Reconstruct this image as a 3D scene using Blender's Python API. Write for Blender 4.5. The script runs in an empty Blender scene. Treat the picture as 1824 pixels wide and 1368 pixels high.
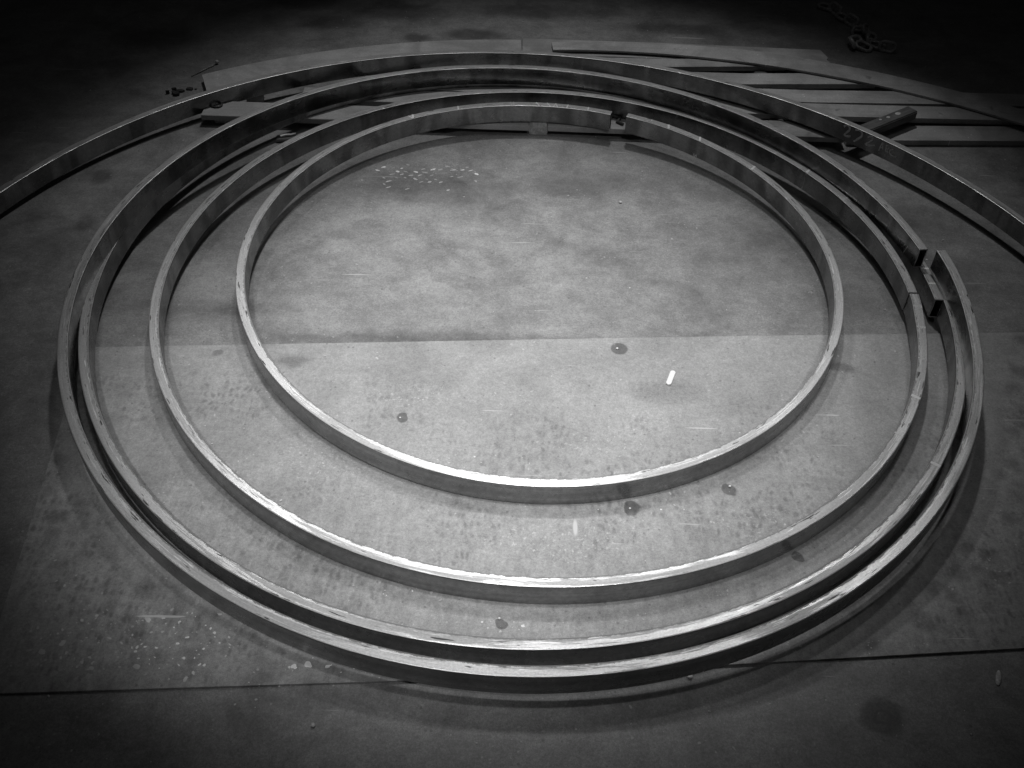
import bpy, bmesh, math, random
from mathutils import Vector, Matrix, noise
PI = math.pi
scene = bpy.context.scene
col = scene.collection
random.seed(7)

# ------------------------------------------------------------------ camera
cam_d = bpy.data.cameras.new("camera")
cam = bpy.data.objects.new("camera", cam_d)
col.objects.link(cam)
PITCH, ROLL = 0.7616907, 0.0337144
fw = Vector((0, math.cos(PITCH), -math.sin(PITCH)))
rt = Vector((1, 0, 0))
up = rt.cross(fw)
r2 = rt * math.cos(ROLL) + up * math.sin(ROLL)
u2 = -rt * math.sin(ROLL) + up * math.cos(ROLL)
cam.matrix_world = Matrix(((r2.x, u2.x, -fw.x, 0), (r2.y, u2.y, -fw.y, 0), (r2.z, u2.z, -fw.z, 2.17632), (0, 0, 0, 1)))
cam_d.sensor_width = 36
cam_d.lens = 35.558
cam_d.clip_start = 0.05
cam_d.clip_end = 200
scene.camera = cam

# ------------------------------------------------------------------ light: hall lamps, added fill lamps, no sky
world = bpy.data.worlds.new("World")
scene.world = world
world.use_nodes = True
world.node_tree.nodes["Background"].inputs[0].default_value = (1, 1, 1, 1)
world.node_tree.nodes["Background"].inputs[1].default_value = 0.004
scene.view_settings.view_transform = 'Standard'
scene.view_settings.look = 'None'
scene.view_settings.exposure = 0.12
scene.view_settings.gamma = 1

def spot(name, loc, target, energy, half_deg, sx, blend, radius):
    d = bpy.data.lights.new(name, 'SPOT')
    d.energy = energy
    d.spot_size = math.radians(2 * half_deg)
    d.spot_blend = blend
    d.shadow_soft_size = radius
    o = bpy.data.objects.new(name, d)
    col.objects.link(o)
    z = (Vector(loc) - Vector(target)).normalized()          # lamp shines along -z
    x = Vector((0, 1, 0)).cross(z).normalized()
    y = z.cross(x)
    o.matrix_world = Matrix(((x.x * sx, y.x, z.x, loc[0]), (x.y * sx, y.y, z.y, loc[1]), (x.z * sx, y.z, z.z, loc[2]), (0, 0, 0, 1)))
    return o

spot('hall_lamp', (-2.4, 5.8, 6.4), (0.09, 2.40, 0), 370, 9.1, 1.02, 0.60, 0.35)
spot('hall_lamp', (2.6, 5.6, 6.4), (0.16, 2.34, 0), 200, 10.1, 1.0, 0.60, 0.35)
spot('hall_lamp', (0.2, 6.0, 6.5), (0.09, 3.36, 0), 380, 16.4, 1.09, 0.60, 0.22)
spot('overhead_fill', (0.1, 2.3, 7.2), (-0.05, 2.42, 0), 540, 11.1, 0.88, 0.60, 0.30)  # fill added straight above, brightens the floor with little shadow
spot('front_fill', (-0.7, -0.8, 5.0), (-0.36, 2.08, 0), 340, 9.7, 1.09, 0.60, 0.16)  # pair of front fills, added to brighten upright faces and hoop shadows
spot('front_fill', (0.9, -0.8, 5.0), (0.18, 2.46, 0), 340, 11.4, 0.85, 0.60, 0.16)
spot('overhead_fill', (0.0, 3.0, 7.5), (0.0, 3.0, 0), 80, 18.5, 1.15, 1.0, 1.2)  # weak wide fill, added to lift the rim of the lit area

# ------------------------------------------------------------------ node helpers
class G:
    """tiny builder for a material's node graph"""
    def __init__(self, name):
        self.m = bpy.data.materials.new(name)
        self.m.use_nodes = True
        self.nt = self.m.node_tree
        self.nt.nodes.clear()
        self.out = self.nt.nodes.new('ShaderNodeOutputMaterial')
        self.b = self.nt.nodes.new('ShaderNodeBsdfPrincipled')
        self.nt.links.new(self.b.outputs[0], self.out.inputs[0])
    def put(self, sock, v):
        if v is None:
            return
        if hasattr(v, 'is_output') or isinstance(v, bpy.types.NodeSocket):
            self.nt.links.new(v, sock)
        else:
            sock.default_value = v
    def pos(self):
        return self.nt.nodes.new('ShaderNodeNewGeometry').outputs['Position']
    def obj(self):
        return self.nt.nodes.new('ShaderNodeTexCoord').outputs['Object']
    def uv(self):
        return self.nt.nodes.new('ShaderNodeTexCoord').outputs['UV']
    def mapping(self, v, scale=(1, 1, 1), loc=(0, 0, 0), rot=(0, 0, 0)):
        n = self.nt.nodes.new('ShaderNodeMapping')
        self.put(n.inputs['Vector'], v)
        n.inputs['Scale'].default_value = scale
        n.inputs['Location'].default_value = loc
        n.inputs['Rotation'].default_value = rot
        return n.outputs[0]
    def noise(self, v, scale, detail=4, rough=0.55, dist=0):
        n = self.nt.nodes.new('ShaderNodeTexNoise')
        self.put(n.inputs['Vector'], v)
        n.inputs['Scale'].default_value = scale
        n.inputs['Detail'].default_value = detail
        n.inputs['Roughness'].default_value = rough
        n.inputs['Distortion'].default_value = dist
        return n.outputs['Fac']
    def voro(self, v, scale, rnd=1.0, out='Distance'):
        n = self.nt.nodes.new('ShaderNodeTexVoronoi')
        self.put(n.inputs['Vector'], v)
        n.inputs['Scale'].default_value = scale
        n.inputs['Randomness'].default_value = rnd
        return n.outputs[out]
    def math(self, op, a, b=None, c=None, clamp=False):
        n = self.nt.nodes.new('ShaderNodeMath')
        n.operation = op
        n.use_clamp = clamp
        for i, v in enumerate((a, b, c)):
            self.put(n.inputs[i], v)
        return n.outputs[0]
    def ss(self, v, lo, hi, a=0.0, b=1.0):
        """smoothstep of v from lo..hi to a..b"""
        n = self.nt.nodes.new('ShaderNodeMapRange')
        n.interpolation_type = 'SMOOTHSTEP'
        self.put(n.inputs[0], v)
        if lo > hi:
            lo, hi, a, b = hi, lo, b, a
        for i, q in enumerate((lo, hi, a, b)):
            n.inputs[i + 1].default_value = q
        return n.outputs[0]
    def mul(self, a, b): return self.math('MULTIPLY', a, b)
    def add(self, a, b): return self.math('ADD', a, b)
    def mix(self, f, a, b):
        """scalar mix"""
        n = self.nt.nodes.new('ShaderNodeMix')
        self.put(n.inputs[0], f); self.put(n.inputs[2], a); self.put(n.inputs[3], b)
        return n.outputs[0]
    def specks(self, v, scale, thin, r0, r1, loc=(0, 0, 0)):
        """round flecks in a random share of voronoi cells, each of its own size"""
        n = self.nt.nodes.new('ShaderNodeTexVoronoi')
        self.put(n.inputs['Vector'], self.mapping(v, scale=(1, 1, 0), loc=loc))
        n.inputs['Scale'].default_value = scale
        c = self.nt.nodes.new('ShaderNodeSeparateColor')
        self.put(c.inputs[0], n.outputs['Color'])
        rad = self.math('ADD', self.math('MULTIPLY', self.math('POWER', c.outputs[1], 3.0), r1 - r0), r0)
        inside = self.ss(self.math('SUBTRACT', n.outputs['Distance'], rad), 0.03, -0.03)
        return self.mul(inside, self.math('GREATER_THAN', c.outputs[0], thin))
    def sep(self, v):
        n = self.nt.nodes.new('ShaderNodeSeparateXYZ')
        self.put(n.inputs[0], v)
        return n.outputs
    def dist(self, v, p, s=(1, 1, 1)):
        """distance of v from p, each axis divided by s"""
        m = self.mapping(v, scale=(1 / s[0], 1 / s[1], 0), loc=(-p[0] / s[0], -p[1] / s[1], 0))
        n = self.nt.nodes.new('ShaderNodeVectorMath'); n.operation = 'LENGTH'
        self.put(n.inputs[0], m)
        return n.outputs['Value']
    def bump(self, h, strength=0.3, d=0.002):
        n = self.nt.nodes.new('ShaderNodeBump')
        n.inputs['Strength'].default_value = strength
        n.inputs['Distance'].default_value = d
        self.put(n.inputs['Height'], h)
        self.put(self.b.inputs['Normal'], n.outputs[0])
    def grey(self, v):
        n = self.nt.nodes.new('ShaderNodeCombineXYZ')
        for i in range(3):
            self.put(n.inputs[i], v)
        self.put(self.b.inputs['Base Color'], n.outputs[0])
    def set(self, **k):
        for a, v in k.items():
            self.put(self.b.inputs[a.replace('_', ' ')], v)
        return self

def floor_material(name, base, slab):
    g = G(name)
    p = g.pos()
    big = g.noise(p, 1.3, 5, 0.6, 0.3)
    mid = g.noise(g.mapping(p, loc=(3, 7, 0)), 5.5, 6, 0.65, 0.4)
    fine = g.noise(p, 140, 4, 0.7)
    grain = g.noise(g.mapping(p, loc=(1, 2, 0)), 430, 2, 0.6)
    lo = 0.88 if slab else 0.80
    v = g.mul(g.ss(big, 0.28, 0.72, 0.88, 1.08), g.ss(mid, 0.30, 0.70, lo, 1.12))
    n60 = g.noise(g.mapping(p, loc=(6, 3, 0)), 48, 6, 0.75)
    v = g.mul(v, g.ss(n60, 0.34, 0.66, 0.88, 1.10))
    v = g.mul(v, g.ss(fine, 0.34, 0.66, 0.86, 1.12))
    v = g.mul(v, g.ss(grain, 0.3, 0.7, 0.84, 1.17))
    v = g.mul(v, base)
    blot = g.noise(g.mapping(p, loc=(9, 4, 0)), 3.1, 5, 0.6, 1.0)
    v = g.mul(v, g.ss(blot, 0.50, 0.74, 1.0, 0.88 if slab else 0.70))
    # distorted coordinates for stains with ragged edges
    nz = g.nt.nodes.new('ShaderNodeTexNoise'); nz.inputs['Scale'].default_value = 14; nz.inputs['Detail'].default_value = 4
    g.put(nz.inputs['Vector'], p)
    vm = g.nt.nodes.new('ShaderNodeVectorMath'); vm.operation = 'MULTIPLY_ADD'
    g.put(vm.inputs[0], nz.outputs['Color']); vm.inputs[1].default_value = (0.05, 0.05, 0); 
    sb = g.nt.nodes.new('ShaderNodeVectorMath'); sb.operation = 'SUBTRACT'
    g.put(sb.inputs[0], p); sb.inputs[1].default_value = (0.025, 0.025, 0)
    g.put(vm.inputs[2], sb.outputs[0])
    pd = vm.outputs[0]
    def stain(v, c, rx, ry, dark, soft=0.18, q=pd):
        d = g.dist(q, c, (rx, ry, 1))
        return g.mul(v, g.ss(d, 1 - soft, 1 + soft, dark, 1.0))
    if slab:
        # columns of small smudges left by chequer plate and hoses
        yy = g.sep(p)[1]
        zone = g.noise(g.mapping(p, loc=(5, 1, 0)), 2.6, 4, 0.6)
        zone = g.mul(g.ss(zone, 0.42, 0.60), g.ss(yy, 2.38, 2.2))
        for sc, rnd_, k, rot in (((54, 30, 0), 0.48, 0.66, 0.05), ((23, 13, 0), 0.9, 0.84, -0.1)):
            cells = g.voro(g.mapping(pd, scale=sc, rot=(0, 0, rot)), 1.0, rnd_)
            v = g.mul(v, g.mix(g.mul(zone, g.ss(cells, 0.52, 0.10)), 1.0, k))
        streak = g.noise(g.mapping(p, scale=(38, 13, 1)), 1.0, 4, 0.65)
        v = g.mul(v, g.mix(g.ss(yy, 2.3, 1.6), 1.0, g.ss(streak, 0.3, 0.7, 0.86, 1.09)))
        # ring of dark mottling outside the big hoops
        rr = g.dist(pd, (0.05, 2.72), (1, 1, 1))
        band = g.mul(g.ss(rr, 1.52, 1.58), g.ss(rr, 1.74, 1.64))
        c2 = g.voro(g.mapping(pd, scale=(15, 15, 0)), 1.0, 0.9)
        v = g.mul(v, g.mix(g.mul(band, g.ss(c2, 0.65, 0.1)), 1.0, 0.62))
        for c, px in (((0.3443, 2.4655), .0205), ((-0.33, 2.1193), .014), ((0.627, 1.8859), .0175), ((0.3446, 1.8001), .0175), ((-0.0109, 1.422), .0125), ((0.777, 1.6589), .013)):
            v = stain(v, c, px * 1.35, px * 1.35, 0.42, 0.13, p if px > .02 else pd)
        v = stain(v, (-0.6959, 2.3538), .05, .028, 0.62, .5)
        v = stain(v, (-0.9456, 2.3785), .018, .014, 0.62, .3)
        v = stain(v, (1.0478, 2.409), .05, .02, 0.6, .5)
        v = stain(v, (0.48, 2.27), .10, .05, 0.80, .5)
        # clusters of pale splatter at the front
        sp1 = g.specks(pd, 38, 0.42, 0.08, 0.36)
        sp2 = g.specks(pd, 85, 0.5, 0.12, 0.42, (3, 2, 0))
        spl = g.math('MAXIMUM', sp1, sp2)
        for c, rx, ry, k in (((-1.02, 1.34), .17, .12, .62), ((-0.78, 1.33), .14, .12, .95), ((-0.42, 1.285), .14, .04, .95), ((1.02, 1.42), .05, .05, .5), ((1.30, 1.60), .05, .08, .5), ((0.66, 1.385), .12, .03, .7), ((-0.27, 1.50), .09, .03, .9), ((0.0, 1.415), .12, .02, .9)):
            m = g.mul(g.ss(g.dist(pd, c, (rx, ry, 1)), 1.15, 0.5), spl)
            v = g.mix(m, v, k)
        dus = g.noise(g.mapping(p, loc=(2, 5, 0)), 75, 5, 0.7)
        for c, rx, ry in (((0.13, 1.68), .32, .09), ((0.27, 2.04), .16, .07), ((-0.30, 2.22), .18, .06), ((0.45, 2.16), .12, .05), ((-0.55, 1.95), .2, .12), ((0.75, 1.75), .2, .1)):
            m = g.mul(g.ss(g.dist(pd, c, (rx, ry, 1)), 1.15, 0.4), g.ss(dus, 0.55, 0.66))
            v = g.mix(g.mul(m, 0.8), v, 0.62)
        v = g.mix(g.ss(g.dist(p, (0.185, 1.725), (.0065, .028, 1)), 1.3, 0.6), v, 0.62)
    else:
        for c, rx, ry, k in (((-1.6322, 3.3853), .045, .05, .55), ((-1.5902, 3.0704), .035, .05, .6), ((0.2942, 2.9692), .09, .05, .72), ((-0.33, 3.38), .26, .12, .66), ((0.15, 3.42), .22, .07, .80),
                             ((-0.95, 4.85), .14, .09, .5), ((-0.65, 5.0), .25, .10, .5), ((-0.25, 4.76), .13, .06, .5), ((-0.52, 4.70), .07, .045, .45), ((-1.15, 5.1), .2, .1, .55), ((0.1, 5.05), .3, .09, .6), ((-1.75, 4.6), .2, .1, .6), ((0.75, 4.9), .25, .06, .6),
                             ((-1.02, 2.62), .30, .04, .75), ((0.0, 2.50), .6, .03, .72), ((-0.45, 2.47), .35, .028, .7), ((1.3, 3.3), .3, .1, .75)):
            v = stain(v, c, rx, ry, k, .5)
        v = stain(v, (0.8977, 1.1989), .052, .045, 0.55, .25)
        v = g.mix(g.mul(g.ss(g.dist(pd, (0.8977, 1.1989), (.018, .016, 1)), 1.35, 1.1), g.ss(g.dist(pd, (0.8977, 1.1989), (.018, .016, 1)), .75, .95)), v, 0.12)
        hs = g.noise(g.mapping(p, scale=(5, 9, 1), loc=(2, 9, 0)), 1.0, 7, 0.72, 0.3)
        v = g.mul(v, g.ss(hs, 0.3, 0.7, 0.86, 1.11))
        # pale worn area inside the smallest hoop
        v = g.mul(v, g.mix(g.ss(g.dist(pd, (-0.1, 2.95), (0.75, 0.55, 1)), 1.2, 0.5), 1.0, 1.15))
    # fine pale specks and short scratches
    gate = g.noise(p, 7, 3, 0.6)
    v = g.mix(g.mul(g.specks(pd, 110, 0.72, 0.08, 0.40), g.ss(gate, 0.46, 0.66)), v, base * 1.55)
    v = g.mix(g.mul(g.specks(p, 40, 0.96, 0.05, 0.14, (1, 6, 0)), g.ss(gate, 0.40, 0.55)), v, 0.8)
    v = g.mix(g.mul(g.specks(p, 70, 0.85, 0.10, 0.30, (8, 1, 0)), 0.6), v, base * 0.45)
    for i, (ang, sc) in enumerate(((0.25, 1.0), (1.9, 1.3), (-0.5, 0.8))):
        sv = g.mapping(p, scale=(2.2 * sc, 60 * sc, 1), rot=(0, 0, ang), loc=(i * 3.3, i, 0))
        sn = g.noise(sv, 1.0, 2, 0.5)
        gt = g.noise(g.mapping(p, loc=(i * 5, 2, 0)), 2.2, 2, 0.5)
        v = g.mix(g.mul(g.ss(sn, 0.725, 0.75), g.ss(gt, 0.47, 0.57)), v, base * 1.7)
    g.grey(v)
    g.set(Roughness=g.ss(mid, 0.3, 0.7, 0.42, 0.62), Specular_IOR_Level=0.45)
    g.bump(g.add(g.mul(fine, 0.5), g.add(grain, g.mul(mid, 0.6))), 0.28, 0.0015)
    return g.m

def tube_top_material():
    """rubbed upper face of a rolled tube: uv = metres along, metres across (0..0.032)"""
    g = G('rubbed steel')
    u = g.uv()
    long = g.noise(g.mapping(u, scale=(3.4, 70, 1)), 1.0, 5, 0.65, 0.6)
    thin = g.noise(g.mapping(u, scale=(9, 420, 1)), 1.0, 4, 0.6)
    patch = g.noise(g.mapping(u, scale=(1.5, 26, 1), loc=(7, 2, 0)), 1.0, 6, 0.7, 0.4)
    fl = g.noise(g.mapping(u, scale=(14, 110, 1), loc=(3, 1, 0)), 1.0, 2, 0.5)
    vv = g.sep(u)[1]
    grit = g.noise(g.mapping(u, scale=(150, 190, 1), loc=(9, 3, 0)), 1.0, 5, 0.7)
    # grey scale with bright worn areas whose outlines are torn lengthwise
    worn = g.ss(g.add(patch, g.mul(g.math('SUBTRACT', thin, 0.5), 0.22)), 0.44, 0.49)
    v = g.mix(worn, g.ss(long, 0.3, 0.7, 0.46, 0.60), g.ss(long, 0.3, 0.7, 0.66, 0.80))
    v = g.mul(v, g.ss(grit, 0.32, 0.68, 0.86, 1.10))
    dark = g.mul(g.ss(fl, 0.63, 0.66), g.ss(long, 0.42, 0.55))
    v = g.mix(dark, v, 0.07)
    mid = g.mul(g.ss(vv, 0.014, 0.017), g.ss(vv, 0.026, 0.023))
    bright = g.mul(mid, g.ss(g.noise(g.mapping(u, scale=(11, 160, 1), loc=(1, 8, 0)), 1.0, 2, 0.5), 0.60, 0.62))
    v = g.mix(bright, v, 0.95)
    rag = g.noise(g.mapping(u, scale=(26, 40, 1), loc=(5, 5, 0)), 1.0, 6, 0.75)
    ragged = g.mul(g.ss(g.add(vv, g.mul(g.math('SUBTRACT', rag, 0.5), 0.026)), 0.0262, 0.0268), g.ss(vv, 0.0302, 0.0296))
    v = g.mix(g.mul(ragged, 0.9), v, 0.26)
    edge = g.add(g.ss(vv, 0.0028, 0.0016), g.ss(vv, 0.0296, 0.0306))  # highlight painted into the colour along both worn edges
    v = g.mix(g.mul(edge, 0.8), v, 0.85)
    dull = g.math('MAXIMUM', g.math('SUBTRACT', 1.0, worn), ragged)
    g.grey(v)
    g.set(Metallic=g.math('MAXIMUM', g.mix(dull, 0.60, 0.22), g.mul(edge, 0.8)), Roughness=g.add(g.mix(dull, 0.34, 0.46), g.ss(thin, 0.3, 0.7, -0.04, 0.05)))
    g.bump(g.add(g.mul(thin, 0.6), g.add(g.mul(worn, -0.6), g.mul(grit, 0.5))), 0.25, 0.0008)
    return g.m

def tube_side_material():
    """glossy mill scale on the upright faces: uv = metres along, metres up (0..0.076; +0.5 on the outside)"""
    g = G('mill scale steel')
    u = g.uv()
    vv = g.sep(u)[1]
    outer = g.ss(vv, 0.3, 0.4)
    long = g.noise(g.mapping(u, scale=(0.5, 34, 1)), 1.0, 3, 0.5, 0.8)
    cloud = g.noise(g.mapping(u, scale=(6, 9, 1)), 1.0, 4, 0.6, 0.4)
    # soft upright dark patches a hand's width apart
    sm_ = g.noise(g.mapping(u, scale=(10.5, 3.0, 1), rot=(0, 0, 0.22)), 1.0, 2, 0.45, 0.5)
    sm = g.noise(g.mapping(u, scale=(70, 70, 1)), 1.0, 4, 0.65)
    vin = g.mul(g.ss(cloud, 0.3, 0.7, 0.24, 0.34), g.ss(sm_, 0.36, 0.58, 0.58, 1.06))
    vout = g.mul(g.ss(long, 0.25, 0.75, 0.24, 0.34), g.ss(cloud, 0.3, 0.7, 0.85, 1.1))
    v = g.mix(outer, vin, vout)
    v = g.mul(v, g.ss(sm, 0.3, 0.7, 0.86, 1.12))
    sp = g.noise(g.mapping(u, scale=(60, 110, 1), loc=(4, 4, 0)), 1.0, 2, 0.5)
    v = g.mix(g.ss(sp, 0.775, 0.80), v, 0.40)
    g.grey(v)
    g.set(Metallic=0.85, Roughness=g.ss(cloud, 0.3, 0.7, 0.20, 0.32))
    g.bump(g.add(sm, g.mul(cloud, 0.5)), 0.10, 0.0006)
    return g.m

def plain(name, base, rough=0.6, metal=0.0, scale=30, amp=0.25, stretch=(1, 1, 1), coord='obj', bump=0.2):
    g = G(name)
    p = g.obj() if coord == 'obj' else g.uv()
    n = g.noise(g.mapping(p, scale=stretch), scale, 5, 0.65, 0.3)
    n2 = g.noise(p, scale * 5, 3, 0.6)
    v = g.mul(g.ss(n, 0.28, 0.72, base * (1 - amp), base * (1 + amp)), g.ss(n2, 0.3, 0.7, 0.9, 1.1))
    g.grey(v)
    g.set(Roughness=rough, Metallic=metal)
    g.bump(g.add(n, n2), bump, 0.001)
    return g.m

def plank_material(name, base, seed):
    g = G(name)
    p = g.mapping(g.obj(), loc=(seed * 3.1, seed * 1.7, 0))
    gr = g.noise(g.mapping(p, scale=(1.6, 60, 1)), 1.0, 5, 0.6, 0.5)
    bl = g.noise(p, 4.5, 4, 0.6, 0.6)
    sp = g.voro(g.mapping(p, scale=(1, 1, 0)), 32)
    fn = g.noise(p, 160, 3, 0.6)
    v = g.mul(g.ss(gr, 0.28, 0.72, base * 0.93, base * 1.06), g.ss(bl, 0.3, 0.7, 0.74, 1.18))
    v = g.mul(v, g.ss(fn, 0.3, 0.7, 0.9, 1.1))
    v = g.mul(v, g.ss(g.noise(g.mapping(p, loc=(2, 2, 0)), 6, 3, 0.5, 1.2), 0.66, 0.72, 1.0, 0.62))
    v = g.mix(g.mul(g.ss(sp, 0.10, 0.06), g.ss(bl, 0.5, 0.58)), v, base * 2.0)
    g.grey(v)
    g.set(Roughness=0.62, Specular_IOR_Level=0.3)
    g.bump(g.add(gr, fn), 0.25, 0.001)
    return g.m

M_SLAB = floor_material('worn steel plate', 0.40, True)
M_BASE = floor_material('workshop floor', 0.295, False)
M_TOP = tube_top_material()
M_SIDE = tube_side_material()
M_BORE = plain('dark tube bore', 0.06, 0.7, 0.0, 40, 0.4)
M_CUT = plain('saw cut steel', 0.80, 0.5, 0.1, 200, 0.15)
M_CHALK = plain('soapstone chalk', 0.95, 0.9, 0, 300, 0.05)
M_CHALK_FAINT = plain('faint chalk', 0.85, 0.9, 0, 300, 0.1)
M_CHALK_MID = plain('rubbed chalk', 0.72, 0.9, 0, 300, 0.3)
M_PAINT = plain('black paint stick', 0.012, 0.6, 0, 60, 0.3)
M_WOOD = plain('bare timber', 0.46, 0.75, 0, 6, 0.3, (1, 14, 14))
M_WOOD_DARK = plain('oily timber', 0.14, 0.7, 0, 8, 0.35, (1, 8, 8))
M_LINK = plain('chain steel', 0.45, 0.45, 0.2, 60, 0.3)
M_GRIT = plain('pale grit', 0.62, 0.8, 0, 90, 0.3)
M_DARKBIT = plain('dark scrap', 0.05, 0.6, 0.2, 60, 0.4)
M_WIRE = plain('bright wire', 0.35, 0.4, 0.5, 60, 0.2)
M_DUST = plain('dust print', 0.78, 0.9, 0, 60, 0.3)
M_DUST2 = plain('thin dust print', 0.50, 0.9, 0, 60, 0.3)

# ------------------------------------------------------------------ mesh helpers
def obj(name, bm, mats, parent=None, smooth=False):
    me = bpy.data.meshes.new(name)
    bm.normal_update()
    bm.to_mesh(me)
    bm.free()
    for m in (mats if isinstance(mats, (list, tuple)) else [mats]):
        me.materials.append(m)
    if smooth:
        for p in me.polygons:
            p.use_smooth = True
    o = bpy.data.objects.new(name, me)
    col.objects.link(o)
    if parent:
        o.parent = parent
    return o

def tag(o, label, cat, group=None):
    o['label'] = label
    o['category'] = cat
    if group:
        o['group'] = group
    return o

def empty(name, loc, label, cat, group=None):
    o = bpy.data.objects.new(name, None)
    o.location = loc
    o.empty_display_size = 0.05
    col.objects.link(o)
    return tag(o, label, cat, group)

def add_box(bm, x0, x1, y0, y1, z0, z1):
    vs = [bm.verts.new((x, y, z)) for z in (z0, z1) for y in (y0, y1) for x in (x0, x1)]
    for f in ((0, 2, 3, 1), (4, 5, 7, 6), (0, 1, 5, 4), (2, 6, 7, 3), (0, 4, 6, 2), (1, 3, 7, 5)):
        bm.faces.new([vs[i] for i in f])
    return vs

def bevel(bm, w=0.002, seg=1):
    bmesh.ops.bevel(bm, geom=list(bm.edges), offset=w, segments=seg, affect='EDGES', clamp_overlap=True)

def prism(bm, pts, z0, z1):
    lo = [bm.verts.new((x, y, z0)) for x, y in pts]
    hi = [bm.verts.new((x, y, z1)) for x, y in pts]
    n = len(pts)
    bm.faces.new(lo[::-1]); bm.faces.new(hi)
    for i in range(n):
        bm.faces.new((lo[i], lo[(i + 1) % n], hi[(i + 1) % n], hi[i]))

def tube_path(bm, pts, r, seg=6, closed=False):
    """round bar along points"""
    rings = []
    n = len(pts)
    for i, p in enumerate(pts):
        a = pts[(i - 1) % n] if (closed or i > 0) else p
        b = pts[(i + 1) % n] if (closed or i < n - 1) else p
        t = (Vector(b) - Vector(a)).normalized()
        s = t.cross(Vector((0, 0, 1)))
        s = s.normalized() if s.length > 1e-4 else Vector((1, 0, 0))
        q = s.cross(t)
        rings.append([bm.verts.new(Vector(p) + (s * math.cos(k * 2 * PI / seg) + q * math.sin(k * 2 * PI / seg)) * r) for k in range(seg)])
    for i in range(n if closed else n - 1):
        A, B = rings[i], rings[(i + 1) % n]
        for k in range(seg):
            bm.faces.new((A[k], A[(k + 1) % seg], B[(k + 1) % seg], B[k]))
    if not closed:
        bm.faces.new(rings[0]); bm.faces.new(rings[-1][::-1])

# ------------------------------------------------------------------ the floor
SLAB_Z, BASE_Z = 0.0, -0.008
bm = bmesh.new()
bmesh.ops.create_grid(bm, x_segments=40, y_segments=40, size=30)
for v in bm.verts:
    v.co.z = BASE_Z
fl = obj('workshop_floor', bm, M_BASE); fl['kind'] = 'structure'

bm = bmesh.new()
outline = [(-1.222, 1.176), (-0.26, 1.2464), (0.566, 1.3225), (2.35, 1.500), (2.35, 2.664), (1.7123, 2.6171), (0.5574, 2.5348), (-0.7857, 2.4299), (-1.372, 2.386), (-1.331, 2.084), (-1.2851, 1.7158)]
prism(bm, outline, BASE_Z - 0.004, SLAB_Z)
bevel(bm, 0.0012)
sl = obj('floor_plate', bm, M_SLAB); sl['kind'] = 'structure'

# ------------------------------------------------------------------ bent tubes
TW, TH = 0.03202, 0.0762
RINGS = {
 'R1': ([0.07873, 2.83242, 1.02863, 0.0231, 0.02297, -0.00657, -0.0022, -0.00306, 0.00612, 0.00336, 0.00126, 0.00021], 1.245),
 'R2': ([0.07699, 2.72031, 1.25761, 0.02312, 0.02259, -0.00128, 0.00643, -0.00132, -0.00141, -0.00285, 0.00093, -0.00177], -0.03),
 'R3': ([0.01351, 2.73193, 1.42916, 0.02037, 0.0217, -0.00144, -0.00423, -0.00829, 0.02023, 0.01316, 0.0037, -0.00135], -0.047),
 'R4': ([0.00909, 2.62884, 1.42276, 0.0833, 0.0494, -0.00011, 0.00307, -0.00676, 0.03053, 0.0192, 0.00076, -0.00242], 0.115),
 'R5': ([-0.03372, 2.28025, 2.0589, 0.02068, 0.0213, 0.02024, 0.00039, -0.00611, 0.0, 0.0, 0.00256, -0.00038], -1.5)}
END_PUSH = {'R2': (0.12, 0.006), 'R4': (0.30, 0.010)}

def sstep(t):
    t = max(0.0, min(1.0, t))
    return t * t * (3 - 2 * t)

def ring_point(k, th, ga=None):
    """centre, outer radius and underside height of hoop k at the (unwrapped) angle th"""
    (cx, cy, r, z0, ty, tx, a2, b2, sr, sz, a3, b3), ga = RINGS[k]
    s = (th - ga) / (2 * PI) - 0.5
    rr = r * (1 + a2 * math.cos(2 * th) + b2 * math.sin(2 * th) + a3 * math.cos(3 * th) + b3 * math.sin(3 * th)) + sr * s
    if k in END_PUSH:
        span, d = END_PUSH[k]
        rr += d * sstep(1 - (ga + 2 * PI - th) / span)
    sd = hash(k) % 7 if False else int(k[1]) * 13.7
    rr += 0.0007 * noise.noise(Vector((math.cos(th) * 3 * r, math.sin(th) * 3 * r, sd)))
    z = z0 + ty * math.sin(th) + tx * math.cos(th) + sz * s
    if k == 'R4':
        z += 0.00996 * math.cos(2 * th)          # springy hoop sags at the front
    z += 0.0005 * noise.noise(Vector((math.cos(th) * 4, math.sin(th) * 4, sd + 5)))
    return cx, cy, rr, max(z, 0.0006)

def on_ring(k, th, dr, dz):
    """point at angle th, dr in from the outer face, dz above the underside"""
    cx, cy, rr, z = ring_point(k, th)
    q = rr - dr
    return Vector((cx + q * math.cos(th), cy + q * math.sin(th), z + dz))

def section():
    """outer profile (dr inwards, dz): small rounded corners with holding loops, upright faces sunk a little"""
    R, H = 0.0036, 0.0006
    pts = []
    def corner(cx, cz, a0):
        ax, az = math.cos(a0), math.sin(a0)
        bx, bz = math.cos(a0 + PI / 2), math.sin(a0 + PI / 2)
        pts.append((cx + R * ax - H * bx, cz + R * az - H * bz))
        for i in range(4):
            a = a0 + i * PI / 6
            pts.append((cx + R * math.cos(a), cz + R * math.sin(a)))
        pts.append((cx + R * bx - H * ax, cz + R * bz - H * az))
    corner(R, R, PI)                    # outer bottom   (dr small = outside)
    corner(TW - R, R, 1.5 * PI)         # inner bottom
    pts.append((TW - 0.0016, TH * 0.5)) # inner face, slightly hollow from rolling
    corner(TW - R, TH - R, 0)           # inner top
    corner(R, TH - R, 0.5 * PI)         # outer top
    pts.append((0.0008, TH * 0.5))
    return pts

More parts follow.
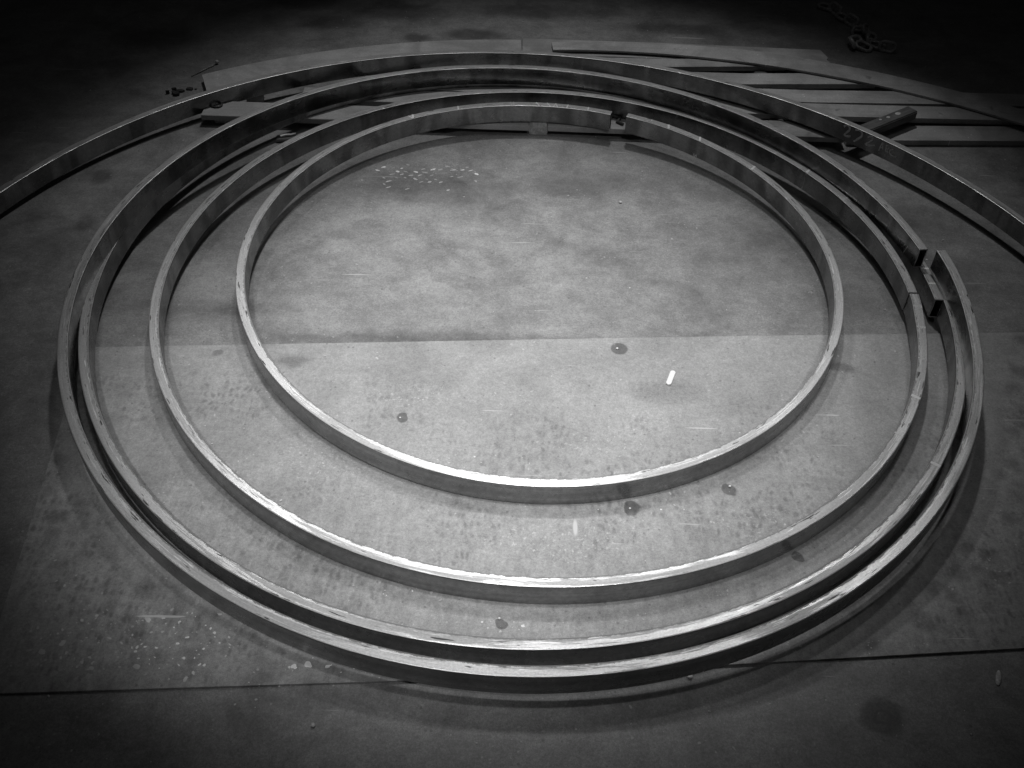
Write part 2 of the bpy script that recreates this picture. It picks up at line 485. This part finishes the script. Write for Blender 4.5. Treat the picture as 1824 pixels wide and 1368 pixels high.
def tube_ring(name, k, a0, a1, label, n):
    root = empty(name, on_ring(k, a0, TW / 2, 0), label, 'steel hoop' if k != 'R5' else 'steel arc', 'bent rectangular steel tubes')
    base = root.location
    pr = section(); m = len(pr)
    t = 0.004
    inner = [(t, t), (TW - t, t), (TW - t - 0.0016, TH / 2), (TW - t, TH - t), (t, TH - t), (t + 0.0008, TH / 2)]
    bm = bmesh.new()
    uvl = bm.loops.layers.uv.new('UVMap')
    bore = bmesh.new()
    rows, irows, us = [], [], []
    off = int(k[1]) * 3.37
    for i in range(n + 1):
        th = a0 + (a1 - a0) * i / n
        rows.append([bm.verts.new(on_ring(k, th, dr, dz) - base) for dr, dz in pr])
        irows.append([bore.verts.new(on_ring(k, th, dr, dz) - base) for dr, dz in inner])
        us.append(off + th * RINGS[k][0][2])
    # perimeter kinds: top = between the middles of the two upper corners
    for i in range(n):
        for j in range(m):
            j2 = (j + 1) % m
            f = bm.faces.new((rows[i][j], rows[i][j2], rows[i + 1][j2], rows[i + 1][j]))
            mid = ((pr[j][0] + pr[j2][0]) / 2, (pr[j][1] + pr[j2][1]) / 2)
            top = mid[1] > TH - 0.0019
            f.material_index = 0 if top else 1
            f.smooth = True
            for lp, (ii, jj) in zip(f.loops, ((i, j), (i, j2), (i + 1, j2), (i + 1, j))):
                d, z = pr[jj]
                lp[uvl].uv = (us[ii], d if top else z + (0.5 if mid[0] < TW / 2 else 0.0))
        for j in range(6):
            j2 = (j + 1) % 6
            bore.faces.new((irows[i][j], irows[i + 1][j], irows[i + 1][j2], irows[i][j2]))
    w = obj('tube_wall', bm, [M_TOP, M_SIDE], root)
    obj('tube_bore', bore, M_BORE, root, True)
    for e, i in ((0, 0), (1, n)):
        cut = bmesh.new()
        th = a0 if e == 0 else a1
        o_ = [cut.verts.new(on_ring(k, th, dr, dz) - base) for dr, dz in pr]
        # inner loop resampled so that each outer vertex has a partner
        c = Vector((TW / 2, TH / 2))
        inn = []
        for dr, dz in pr:
            d = min(max(dr, t), TW - t); z = min(max(dz, t), TH - t)
            if dr > TW * 0.75 and abs(dz - TH / 2) < 0.01: d = TW - t - 0.0016
            inn.append(cut.verts.new(on_ring(k, th, d, z) - base))
        for j in range(m):
            j2 = (j + 1) % m
            try:
                cut.faces.new((o_[j], o_[j2], inn[j2], inn[j]))
            except ValueError:
                pass
        bmesh.ops.remove_doubles(cut, verts=list(cut.verts), dist=1e-6)
        obj('sawn_end', cut, M_CUT, root)
    return root

H1 = tube_ring('steel_hoop', 'R1', 1.276, 1.210 + 2 * PI, 'smallest innermost hoop of bent steel tube, open gap at its far side', 420)
H2 = tube_ring('steel_hoop', 'R2', -0.026, 2 * PI - 0.0295, 'second hoop out of bent steel tube, its ends almost meeting at the right', 460)
H3 = tube_ring('steel_hoop', 'R3', -0.046, 2 * PI - 0.058, 'third hoop out, lying on the floor under the largest full hoop, scarred dashes on top', 500)
H4 = tube_ring('steel_hoop', 'R4', 0.152, 2 * PI + 0.128, 'largest full hoop, stacked on top of another hoop with sawn open ends at right', 500)
A5 = tube_ring('steel_arc', 'R5', -0.105, PI + 0.11, 'outermost long steel tube arc behind the hoops, chalked 272 ARC inside', 420)

# chalk strokes: thin raised ribbons lying on the tubes
def ribbon(bm, pts, nrm, wd, h=0.0007):
    n = len(pts)
    rows = []
    for i, p in enumerate(pts):
        a = pts[max(i - 1, 0)]; b = pts[min(i + 1, n - 1)]
        t = (b - a).normalized(); s = t.cross(nrm[i]).normalized()
        k = wd * (0.7 + 0.5 * abs(noise.noise(p * 60)))
        rows.append((bm.verts.new(p + s * k / 2 + nrm[i] * 0.0002), bm.verts.new(p + nrm[i] * h), bm.verts.new(p - s * k / 2 + nrm[i] * 0.0002)))
    for a, b in zip(rows, rows[1:]):
        bm.faces.new((a[0], a[1], b[1], b[0])); bm.faces.new((a[1], a[2], b[2], b[1]))

def subdivide(l, n=5):
    """smooth a stroke given as (angle, height) pairs"""
    out = []
    for i in range(len(l) - 1):
        p0 = l[max(i - 1, 0)]; p1 = l[i]; p2 = l[i + 1]; p3 = l[min(i + 2, len(l) - 1)]
        for k in range(n):
            t = k / n
            out.append(tuple(0.5 * (2 * p1[q] + (p2[q] - p0[q]) * t + (2 * p0[q] - 5 * p1[q] + 4 * p2[q] - p3[q]) * t * t + (3 * p1[q] - p0[q] - 3 * p2[q] + p3[q]) * t ** 3) for q in (0, 1)))
    out.append(l[-1])
    return out

def sag(dz):
    return 0.0016 * max(0.0, 1 - abs(dz - TH / 2) / (TH / 2 - 0.004))

def face_stroke(root, k, l, wd, mat=None, name='chalk_mark', smooth=True, wrap=False):
    if wrap: l = [(a + 2 * PI, z) for a, z in l]
    l = subdivide(l) if smooth and len(l) > 2 else l
    bm = bmesh.new()
    pts = [on_ring(k, a, TW - sag(z), z) - root.location for a, z in l]
    nr = [Vector((-math.cos(a), -math.sin(a), 0)) for a, z in l]
    ribbon(bm, pts, nr, wd)
    return obj(name, bm, mat or M_CHALK, root)

def top_mark(root, k, th, d0=0.002, d1=0.030, wd=0.004, skew=0.0, mat=None):
    if th < RINGS[k][1]: th += 2 * PI
    bm = bmesh.new()
    r = RINGS[k][0][2]
    N = 5
    pts = [on_ring(k, th + skew * (i / N - 0.5) / r, d0 + (d1 - d0) * i / N, TH) - root.location for i in range(N + 1)]
    ribbon(bm, pts, [Vector((0, 0, 1))] * (N + 1), wd)
    return obj('chalk_mark', bm, mat or M_CHALK, root)

TXT = [[(0.8289, 0.0606), (0.8239, 0.0709), (0.8173, 0.07), (0.815, 0.0573), (0.8195, 0.0408), (0.8224, 0.0278), (0.8173, 0.0257), (0.8095, 0.0322)],
       [(0.8028, 0.0674), (0.7939, 0.0728), (0.7874, 0.0658), (0.787, 0.0493), (0.794, 0.0306), (0.7996, 0.0172)],
       [(0.7733, 0.0591), (0.7672, 0.0686), (0.7625, 0.0665), (0.7643, 0.0502), (0.7738, 0.0271), (0.7653, 0.0291), (0.7538, 0.0394)],
       [(0.7428, 0.0254), (0.7417, 0.0454), (0.739, 0.0666)], [(0.739, 0.0666), (0.7369, 0.0498), (0.7351, 0.0347)], [(0.7417, 0.0391), (0.7357, 0.0466)],
       [(0.7274, 0.0334), (0.7290, 0.0470), (0.7298, 0.0596)], [(0.7298, 0.0596), (0.7262, 0.0620), (0.7245, 0.0540), (0.7279, 0.0446), (0.7225, 0.0330)],
       [(0.7135, 0.0581), (0.7180, 0.0530), (0.7199, 0.0420), (0.7160, 0.0325), (0.7096, 0.0312), (0.7021, 0.0322)]]
for i, l in enumerate(TXT):
    face_stroke(A5, 'R5', l, (0.0095, 0.0095, 0.008, 0.007, 0.007, 0.0062, 0.007, 0.007, 0.007)[i], M_CHALK if i < 3 else M_CHALK_FAINT, 'chalk_lettering')
for th, sk, wd, m in ((2.1051, .012, .006, 0), (2.115, -.008, .004, 0), (1.9106, .006, .004, 0), (1.6913, 0, .003, 1), (1.680, 0, .003, 1), (1.5814, -.014, .004, 0), (1.5366, -.014, .004, 0), (1.512, .010, .003, 0), (1.504, -.010, .003, 0), (1.4592, .004, .004, 0), (1.3734, 0, .0035, 0), (1.0307, -.014, .005, 0), (0.8875, -.016, .005, 0), (0.6205, -.010, .006, 0)):
    top_mark(H1, 'R1', th, wd=wd * 1.9, skew=sk, mat=(M_CHALK, M_CHALK_MID)[m])
top_mark(H1, 'R1', 1.1079, 0.004, 0.014, 0.005)
face_stroke(H1, 'R1', [(0.8951, 0.0146), (0.8935, 0.006), (0.89, 0.004), (0.886, 0.008), (0.8837, 0.0137)], 0.0025, wrap=True)
face_stroke(H1, 'R1', [(0.8837, 0.0137), (0.882, 0.0035)], 0.0025, wrap=True)
for th, sk, wd, m in ((0.5865, -.010, .007, 0), (0.4181, -.008, .005, 1), (0.7166, 0, .003, 1), (6.2028, .002, .006, 1), (6.1182, 0, .006, 1), (5.9949, 0, .005, 1), (5.8483, .004, .008, 0), (5.703, .004, .005, 1)):
    top_mark(H2, 'R2', th, wd=wd * 1.7, skew=sk, mat=(M_CHALK, M_CHALK_MID)[m])
face_stroke(H2, 'R2', [(0.5840, 0.072), (0.5837, 0.0642), (0.5808, 0.0336), (0.5812, 0.0156), (0.5848, 0.002)], 0.004, M_CHALK_MID)
face_stroke(H2, 'R2', [(0.5815, 0.040), (0.5845, 0.025), (0.5835, 0.012)], 0.0025, M_CHALK_MID)
face_stroke(H2, 'R2', [(0.0903, 0.0584), (0.0971, 0.0276)], 0.002, M_CHALK_FAINT)
for th, wd, m in ((0.0732, .012, 0), (0.015, .010, 0), (6.0317, .006, 1), (5.6812, .012, 0)):
    top_mark(H3, 'R3', th, wd=wd, mat=(M_CHALK, M_CHALK_MID)[m])
face_stroke(H4, 'R4', [(0.2012, 0.038), (0.2077, 0.0051)], 0.003, M_CHALK_MID)
face_stroke(H4, 'R4', [(0.023, 0.0326), (0.0199, 0.0055)], 0.002, M_CHALK_MID, wrap=True)

# ------------------------------------------------------------------ planks and flat strips behind
def offset_strip(line, width):
    """outline of a strip of given width on the left (rear) side of a polyline"""
    n = len(line); rear = []
    for i, p in enumerate(line):
        a = Vector(line[max(i - 1, 0)]); b = Vector(line[min(i + 1, n - 1)])
        t = (b - a).normalized()
        rear.append((p[0] - t.y * width, p[1] + t.x * width))
    return list(line) + rear[::-1]

def plank(name, pts, z0, z1, label, cat, mat, group):
    cx = sum(p[0] for p in pts) / len(pts); cy = sum(p[1] for p in pts) / len(pts)
    bm = bmesh.new()
    prism(bm, [(x - cx, y - cy) for x, y in pts], 0, z1 - z0)
    bevel(bm, 0.0015)
    o = obj(name, bm, mat)
    o.location = (cx, cy, z0)
    return tag(o, label, cat, group)

PB, PT = 0.018, 0.041
GP = 'planks and strips under the far side of the hoops'
pm = [plank_material('weathered plank', b, i) for i, b in enumerate((0.46, 0.44, 0.46, 0.46, 0.48))]
plank('plank', offset_strip([(-1.338, 3.803), (0.033, 3.803)], 0.125), PB, PT, 'front left plank under the hoops, its end showing at the left', 'plank', pm[2], GP)
plank('plank', offset_strip([(0.114, 3.806), (1.352, 3.792)], 0.125), PB, PT, 'front plank in the middle, running from the timber block to below the arc', 'plank', plank_material('shaded plank', 0.36, 7), GP)  # darker plank copy, the shade here is put into its base colour
plank('plank', offset_strip([(1.372, 3.812), (1.60, 3.828), (2.7, 3.888)], 0.122), BASE_Z + 0.003, 0.019, 'front right plank with crumbs on it, nearest the camera at right', 'plank', pm[1], GP)
plank('plank', offset_strip([(-0.95, 3.968), (1.40, 3.975), (2.75, 4.004)], 0.108), PB, PT, 'plank the tilted dark timber leans on, second from the front', 'plank', pm[3], GP)
plank('plank', offset_strip([(-0.70, 4.084), (1.261, 4.088), (1.88, 4.113), (2.75, 4.124)], 0.112), PB + 0.002, PT + 0.002, 'plank with a dark knot and a stain, third from the front', 'plank', pm[4], GP)
plank('plank', offset_strip([(-0.45, 4.222), (1.0081, 4.240), (1.60, 4.286)], 0.104), PB, PT, 'plank showing between two dark gaps right of the arc, fourth from the front', 'plank', pm[0], GP)
plank('plank', offset_strip([(-0.70, 4.350), (0.7022, 4.386), (1.22, 4.432)], 0.080), PB, PT, 'plank mostly hidden below the curved strip, fifth from the front', 'plank', pm[1], GP)
plank('plank', [(-0.004, 4.480), (1.4267, 4.478), (1.436, 4.50), (1.424, 4.52), (1.437, 4.545), (1.420, 4.60), (1.418, 4.624), (0.7161, 4.640), (-0.004, 4.640)], 0.012, 0.036, 'rearmost plank with a splintered right end', 'plank', plank_material('rear plank', 0.42, 8), GP)

def arc_strip(pts3, width, n, ext0=0, ext1=0):
    (x1, y1), (x2, y2), (x3, y3) = pts3
    d = 2 * (x1 * (y2 - y3) + x2 * (y3 - y1) + x3 * (y1 - y2))
    ux = ((x1**2 + y1**2) * (y2 - y3) + (x2**2 + y2**2) * (y3 - y1) + (x3**2 + y3**2) * (y1 - y2)) / d
    uy = ((x1**2 + y1**2) * (x3 - x2) + (x2**2 + y2**2) * (x1 - x3) + (x3**2 + y3**2) * (x2 - x1)) / d
    r = math.hypot(x1 - ux, y1 - uy)
    a0 = math.atan2(y1 - uy, x1 - ux) + ext0; a1 = math.atan2(y3 - uy, x3 - ux) + ext1
    A = [(ux + r * math.cos(a0 + (a1 - a0) * i / n), uy + r * math.sin(a0 + (a1 - a0) * i / n)) for i in range(n + 1)]
    B = [(ux + (r + width) * math.cos(a0 + (a1 - a0) * i / n), uy + (r + width) * math.sin(a0 + (a1 - a0) * i / n)) for i in range(n + 1)]
    return A, B

def flat_arc(name, A, B, z0, z1, label, mat):
    c = Vector((sum(p[0] for p in A) / len(A), sum(p[1] for p in A) / len(A), z0))
    bm = bmesh.new()
    rows = [[bm.verts.new(Vector((p[0], p[1], z)) - c) for p, z in ((a, z0), (b, z0), (b, z1), (a, z1))] for a, b in zip(A, B)]
    for r_, s_ in zip(rows, rows[1:]):
        for j in range(4):
            bm.faces.new((r_[j], s_[j], s_[(j + 1) % 4], r_[(j + 1) % 4]))
    bm.faces.new(rows[0]); bm.faces.new(rows[-1][::-1])
    bmesh.ops.recalc_face_normals(bm, faces=list(bm.faces))
    o = obj(name, bm, mat); o.location = c
    return tag(o, label, 'flat strip', GP)

A, B = arc_strip([(0.139, 4.492), (1.21, 4.386), (2.148, 3.935)], 0.128, 48, 0.0, -0.22)
B = [(a_[0] + (b_[0] - a_[0]) * k_, a_[1] + (b_[1] - a_[1]) * k_) for a_, b_, k_ in zip(A, B, [min(1, 0.62 + i / 40) for i in range(49)])]
flat_arc('curved_strip', A, B, PT + 0.0045, PT + 0.013, 'long curved flat strip lying across the planks at upper right', plank_material('flat strip', 0.46, 9))
A, B = arc_strip([(-0.008, 4.49), (-0.605, 4.40), (-1.372, 4.038)], 0.155, 40)
B[-1] = (B[-1][0] + 0.035, B[-1][1] + 0.012)
flat_arc('curved_strip', A, B, 0.010, 0.026, 'curved flat strip with a rounded end along the far left of the arc', plank_material('flat strip left', 0.46, 11))

# ------------------------------------------------------------------ timber pieces
def timber(name, c, size, yaw, pitch, label, mat, seed, cat='timber block', grp='timber packing pieces'):
    bm = bmesh.new()
    add_box(bm, -size[0] / 2, size[0] / 2, -size[1] / 2, size[1] / 2, 0, size[2])
    bevel(bm, 0.004, 2)
    o = obj(name, bm, mat)
    o.location = c
    o.rotation_euler = (0, pitch, yaw)
    return tag(o, label, cat, grp)

# dark timber under the arc at the right
d = Vector((1.6611 - 1.4381, 4.0166 - 3.8554))
yaw = math.atan2(d.y, d.x)
tb = timber('timber_block', (1.515, 3.868, PT + 0.0045), (0.395, 0.056, 0.040), yaw, 0, 'dark oily timber lying slantwise on the planks, passing under the arc', M_WOOD_DARK, 1)
for (u, v, r) in ((0.105, 0.004, .013), (0.045, 0.006, .008), (0.0, 0.010, .006)):
    bm = bmesh.new()
    bmesh.ops.create_icosphere(bm, subdivisions=2, radius=1)
    for w_ in bm.verts:
        w_.co = Vector((w_.co.x * r * 1.15, w_.co.y * r * .9, w_.co.z * .0012)) * (1 + .3 * noise.noise(w_.co * 2 + Vector((u * 50, 0, 0))))
    s_ = obj('paint_spot', bm, M_GRIT, tb, True); s_.location = (u, v, 0.0402)
timber('timber_block', (0.0735, 3.845, BASE_Z), (0.062, 0.074, 0.0525), PI / 2, 0, 'pale timber block end under the smallest hoop, showing below its far side', M_WOOD, 2).dimensions
timber('timber_block', (-1.262, 4.02, BASE_Z), (0.40, 0.058, 0.030), PI / 2, 0, 'small pale timber end peeping out below the left planks', M_WOOD, 3)
timber('timber_block', (-1.160, 4.035, BASE_Z), (0.07, 0.058, 0.036), 0.15, 0, 'short pale block between planks left of the hoops, behind the front plank', M_WOOD, 4)
timber('timber_block', (1.10, 4.10, BASE_Z), (0.62, 0.06, 0.030), PI / 2, 0, 'packing timber below the planks at right', M_WOOD_DARK, 5)
timber('timber_block', (2.35, 4.02, BASE_Z), (0.50, 0.06, 0.030), PI / 2, 0, 'packing timber below the plank ends at far right', M_WOOD_DARK, 6)
timber('timber_block', (-0.93, 3.71, BASE_Z), (0.16, 0.045, 0.014), 0.08, 0, 'thin lath on the floor in front of the left plank', M_WOOD_DARK, 7)

# ------------------------------------------------------------------ chain
ch = empty('chain', (1.64, 4.85, BASE_Z), 'heavy steel chain lying in the dark at upper right', 'chain')
M_LINK_BRIGHT = plain('brightened chain steel', 0.75, 0.4, 0.2, 60, 0.15)  # lighter copy of the chain steel, colour stands in for light in the dark
def link(p, yaw, pitch, roll, mat=None, L=0.075, Wd=0.045, r=0.009):
    bm = bmesh.new()
    pts = []
    for i in range(20):
        a = i / 20 * 2 * PI
        x = math.cos(a) * Wd / 2; y = math.sin(a) * Wd / 2
        y += (L - Wd) / 2 * (1 if y > 0 else -1)
        pts.append((y, x, 0))
    tube_path(bm, pts, r, 7, True)
    o = obj('link', bm, mat or M_LINK, ch, True)
    o.location = Vector(p) - ch.location
    o.rotation_euler = (roll, pitch, yaw)
    return o
zc = BASE_Z
for (x, y, z, yw, pt, rl) in ((1.565, 5.20, .012, -.6, 0, .1), (1.60, 5.15, .024, -1.0, .1, 1.1), (1.625, 5.075, .014, -1.1, 0, .1), (1.655, 5.01, .026, -.9, .1, 1.2), (1.675, 4.955, .014, 1.3, 0, .2), (1.665, 4.885, .024, .2, .1, 1.2), (1.60, 4.755, .024, 1.5, .3, 1.0),
                              (1.63, 4.795, .020, .7, .1, .5), (1.655, 4.735, .018, -.5, .2, .3), (1.69, 4.79, .028, 1.2, .1, 1.2), (1.72, 4.85, .016, 1.4, 0, .1), (1.725, 4.755, .016, -.4, .1, .2), (1.765, 4.72, .026, -.3, 0, 1.3), (1.70, 4.90, .030, 1.0, .2, 1.0)):
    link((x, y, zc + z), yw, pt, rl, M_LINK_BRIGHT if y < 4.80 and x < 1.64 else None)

# ------------------------------------------------------------------ small things on the floor
bm = bmesh.new()
L, R_ = 0.068, 0.0085
for i in range(12):
    pass
pts = []
for i in range(25):
    a = -PI / 2 + PI * i / 24
    pts.append((L / 2 - R_ + R_ * math.cos(a), R_ * math.sin(a)))
for i in range(25):
    a = PI / 2 + PI * i / 24
    pts.append((-L / 2 + R_ + R_ * math.cos(a), R_ * math.sin(a)))
prism(bm, pts, 0, 0.006)
ck = obj('chalk_stick', bm, M_CHALK)
bv = ck.modifiers.new('round', 'BEVEL'); bv.width = 0.0015; bv.segments = 2
ck.location = ((0.5099 + 0.4885) / 2, (2.3612 + 2.3008) / 2, 0.0004)
ck.rotation_euler = (0, 0, math.atan2(0.0604, 0.0214))
tag(ck, 'white stick of marking chalk on the floor plate inside the smallest hoop', 'chalk')

def pebble(c, r, label, mat=M_GRIT, name='pebble', grp='white crumbs lying on the oil spots'):
    bm = bmesh.new()
    bmesh.ops.create_icosphere(bm, subdivisions=2, radius=r * .8)
    for v in bm.verts:
        v.co *= 1 + 0.35 * noise.noise(v.co / r * 1.3 + Vector((c[0] * 9, c[1] * 9, 0)))
        v.co.z *= 0.7
    o = obj(name, bm, mat, None, True)
    o.location = (c[0], c[1], c[2] + r * 0.6)
    return tag(o, label, 'crumb', grp)
pebble((0.337, 2.463, 0), .005, 'white crumb on the dark oil spot near the seam', M_CHALK)
pebble((-0.332, 2.118, 0), .0035, 'white crumb on the small dark oil spot at left', M_CHALK)
pebble((0.627, 1.890, 0), .0045, 'white crumb on the oil spot at right between two hoops', M_CHALK)
pebble((0.338, 1.797, 0), .004, 'white crumb on the oil spot just in front of the smallest hoop', M_CHALK)
pebble((-0.012, 1.428, 0), .004, 'white crumb on the oil spot near the front, between hoops', M_CHALK)
pebble((0.452, 1.288, BASE_Z), .008, 'largest white crumb on the floor in front of the hoops', M_CHALK)
pebble((-0.43, 1.130, BASE_Z), .007, 'white crumb on the bare floor at lower left of centre', M_GRIT)
pebble((0.395, 3.325, BASE_Z), .008, 'grey crumb on the floor at the far right inside the smallest hoop', M_GRIT)

def bit(c, L, wd, h, yaw, label, mat, cat, name):
    bm = bmesh.new()
    bmesh.ops.create_icosphere(bm, subdivisions=2, radius=0.5)
    for v in bm.verts:
        k = 1 + .3 * noise.noise(v.co * 3 + Vector((c[0] * 7, c[1] * 7, 1)))
        v.co = Vector((v.co.x * L * k, v.co.y * wd * k, v.co.z * h))
    o = obj(name, bm, mat, None, True)
    o.location = (c[0], c[1], c[2] + h * .45); o.rotation_euler = (0, 0, yaw)
    return tag(o, label, cat)
bit((1.2046, 1.3128, BASE_Z), .05, .013, .005, 1.2, 'pale leaf-shaped flake on the floor at lower right', M_GRIT, 'flake', 'flake')
bm = bmesh.new()
rnd = random.Random(2)
for q in range(9):
    c_ = Vector((rnd.uniform(-.06, .06), rnd.uniform(-.03, .03), .003)); r_ = rnd.uniform(.006, .015)
    prism(bm, [(c_.x + r_ * rnd.uniform(.6, 1.5) * math.cos(t * PI / 4), c_.y + r_ * rnd.uniform(.5, 1.1) * math.sin(t * PI / 4)) for t in range(8)], 0, .003 + .0015 * q)
o_ = obj('oily_rag', bm, M_DARKBIT); o_.location = (-1.50, 4.085, BASE_Z + .0005)
tag(o_, 'crumpled dark rag beside the left end of the curved strip', 'rag')
bm = bmesh.new()
tube_path(bm, [Vector((-0.055, -.07,   .003)), Vector((-0.02, -.02, .005)), Vector((0.012, .03, .006)), Vector((0.030, .055, .008))], .0025, 6)
nl = obj('bent_nail', bm, M_WIRE, None, True); nl.location = (-1.437, 4.30, BASE_Z)
bm = bmesh.new(); bmesh.ops.create_icosphere(bm, subdivisions=2, radius=.009)
hd = obj('nail_head', bm, M_GRIT, nl, True); hd.location = (.030, .058, .012)
tag(nl, 'bent nail with a bright head on the floor at upper left', 'nail')
bm = bmesh.new()
tube_path(bm, [Vector((math.cos(a) * .022, math.sin(a) * .020, .004)) for a in [i * 2 * PI / 20 for i in range(20)]], .0045, 6, True)
ws = obj('washer', bm, M_DARKBIT, None, True); ws.location = (-1.29, 3.885, PT)
tag(ws, 'dark ring on the front left plank beside the arc', 'ring')
bm = bmesh.new()
tube_path(bm, [Vector((-.03, -.01, 0)), Vector((-.01, -.002, .002)), Vector((.012, .004, 0)), Vector((.03, .012, .001))], .0045, 6)
sw = obj('bright_swarf', bm, M_CHALK, None, True); sw.location = (-0.96, 3.715, 0.0115)
tag(sw, 'bright curl of swarf in the dark gap at upper left', 'swarf')

bm = bmesh.new()
tube_path(bm, [Vector((-.022, -.03, .004)), Vector((-.03, .012, .008)), Vector((-.002, .028, .010)), Vector((.024, .010, .008)), Vector((.010, -.016, .006)), Vector((.034, -.034, .004))], .0075, 6)
cu = obj('scrap_curl', bm, M_DARKBIT, None, True); cu.location = (0.395, 3.868, PT)
tag(cu, 'black curl of scrap on the plank, seen through the gap of the smallest hoop', 'scrap')

# boot print in dust: rows of little lozenges, flat print on the floor
bm = bmesh.new()
rnd = random.Random(5)
for j in range(8):
    for i in range(11):
        x = i * 0.040 + (j % 2) * 0.020 - 0.21 + rnd.uniform(-.006, .006); y = 0.075 - j * 0.024 + rnd.uniform(-.004, .004)
        keep = (0.85 - 0.11 * j) * (1 - abs(x + 0.02 * j) / .34)
        if rnd.random() > keep + 0.15: continue
        a = (0.5 if j % 2 else -0.5) + rnd.uniform(-.25, .25)
        l_, w_ = rnd.uniform(.006, .015), rnd.uniform(.0022, .0060)
        vs = []
        for q in range(10):
            t = q * 2 * PI / 10
            k = rnd.uniform(.8, 1.15)
            px, py = l_ * k * math.cos(t), w_ * k * math.sin(t)
            vs.append(bm.verts.new((x + px * math.cos(a) - py * math.sin(a), y + px * math.sin(a) + py * math.cos(a), 0.0006)))
        f = bm.faces.new(vs); f.material_index = 0 if (j in (1, 2) and rnd.random() < .6) else 1
bp = obj('boot_print', bm, [M_DUST, M_DUST2]); bp.location = (-0.36, 3.47, BASE_Z)
bp['kind'] = 'stuff'
tag(bp, 'dusty boot print of pale dashes on the floor inside the smallest hoop', 'boot print')

# loose grit: nobody could count it
bm = bmesh.new()
rnd = random.Random(11)
for i in range(620):
    x = rnd.uniform(-2.2, 2.2); y = rnd.uniform(0.95, 5.2)
    r = 0.0009 + 0.0024 * rnd.random() ** 4
    on_slab = 1.2 + 0.0717 * (x + 1.2) + 0.02 < y < 2.48 + 0.0728 * x - 0.02 and x > -1.25
    z = SLAB_Z if on_slab else BASE_Z
    mt = Matrix.Translation((x, y, z + r * .5)) @ Matrix.Rotation(rnd.uniform(0, 6), 4, 'Z') @ Matrix.Diagonal((rnd.uniform(.8, 2.0), 1, .7, 1))
    bmesh.ops.create_icosphere(bm, subdivisions=1, radius=r, matrix=mt)
gr = obj('grit', bm, M_GRIT); gr['kind'] = 'stuff'; gr['label'] = 'fine pale grit scattered over the floor'
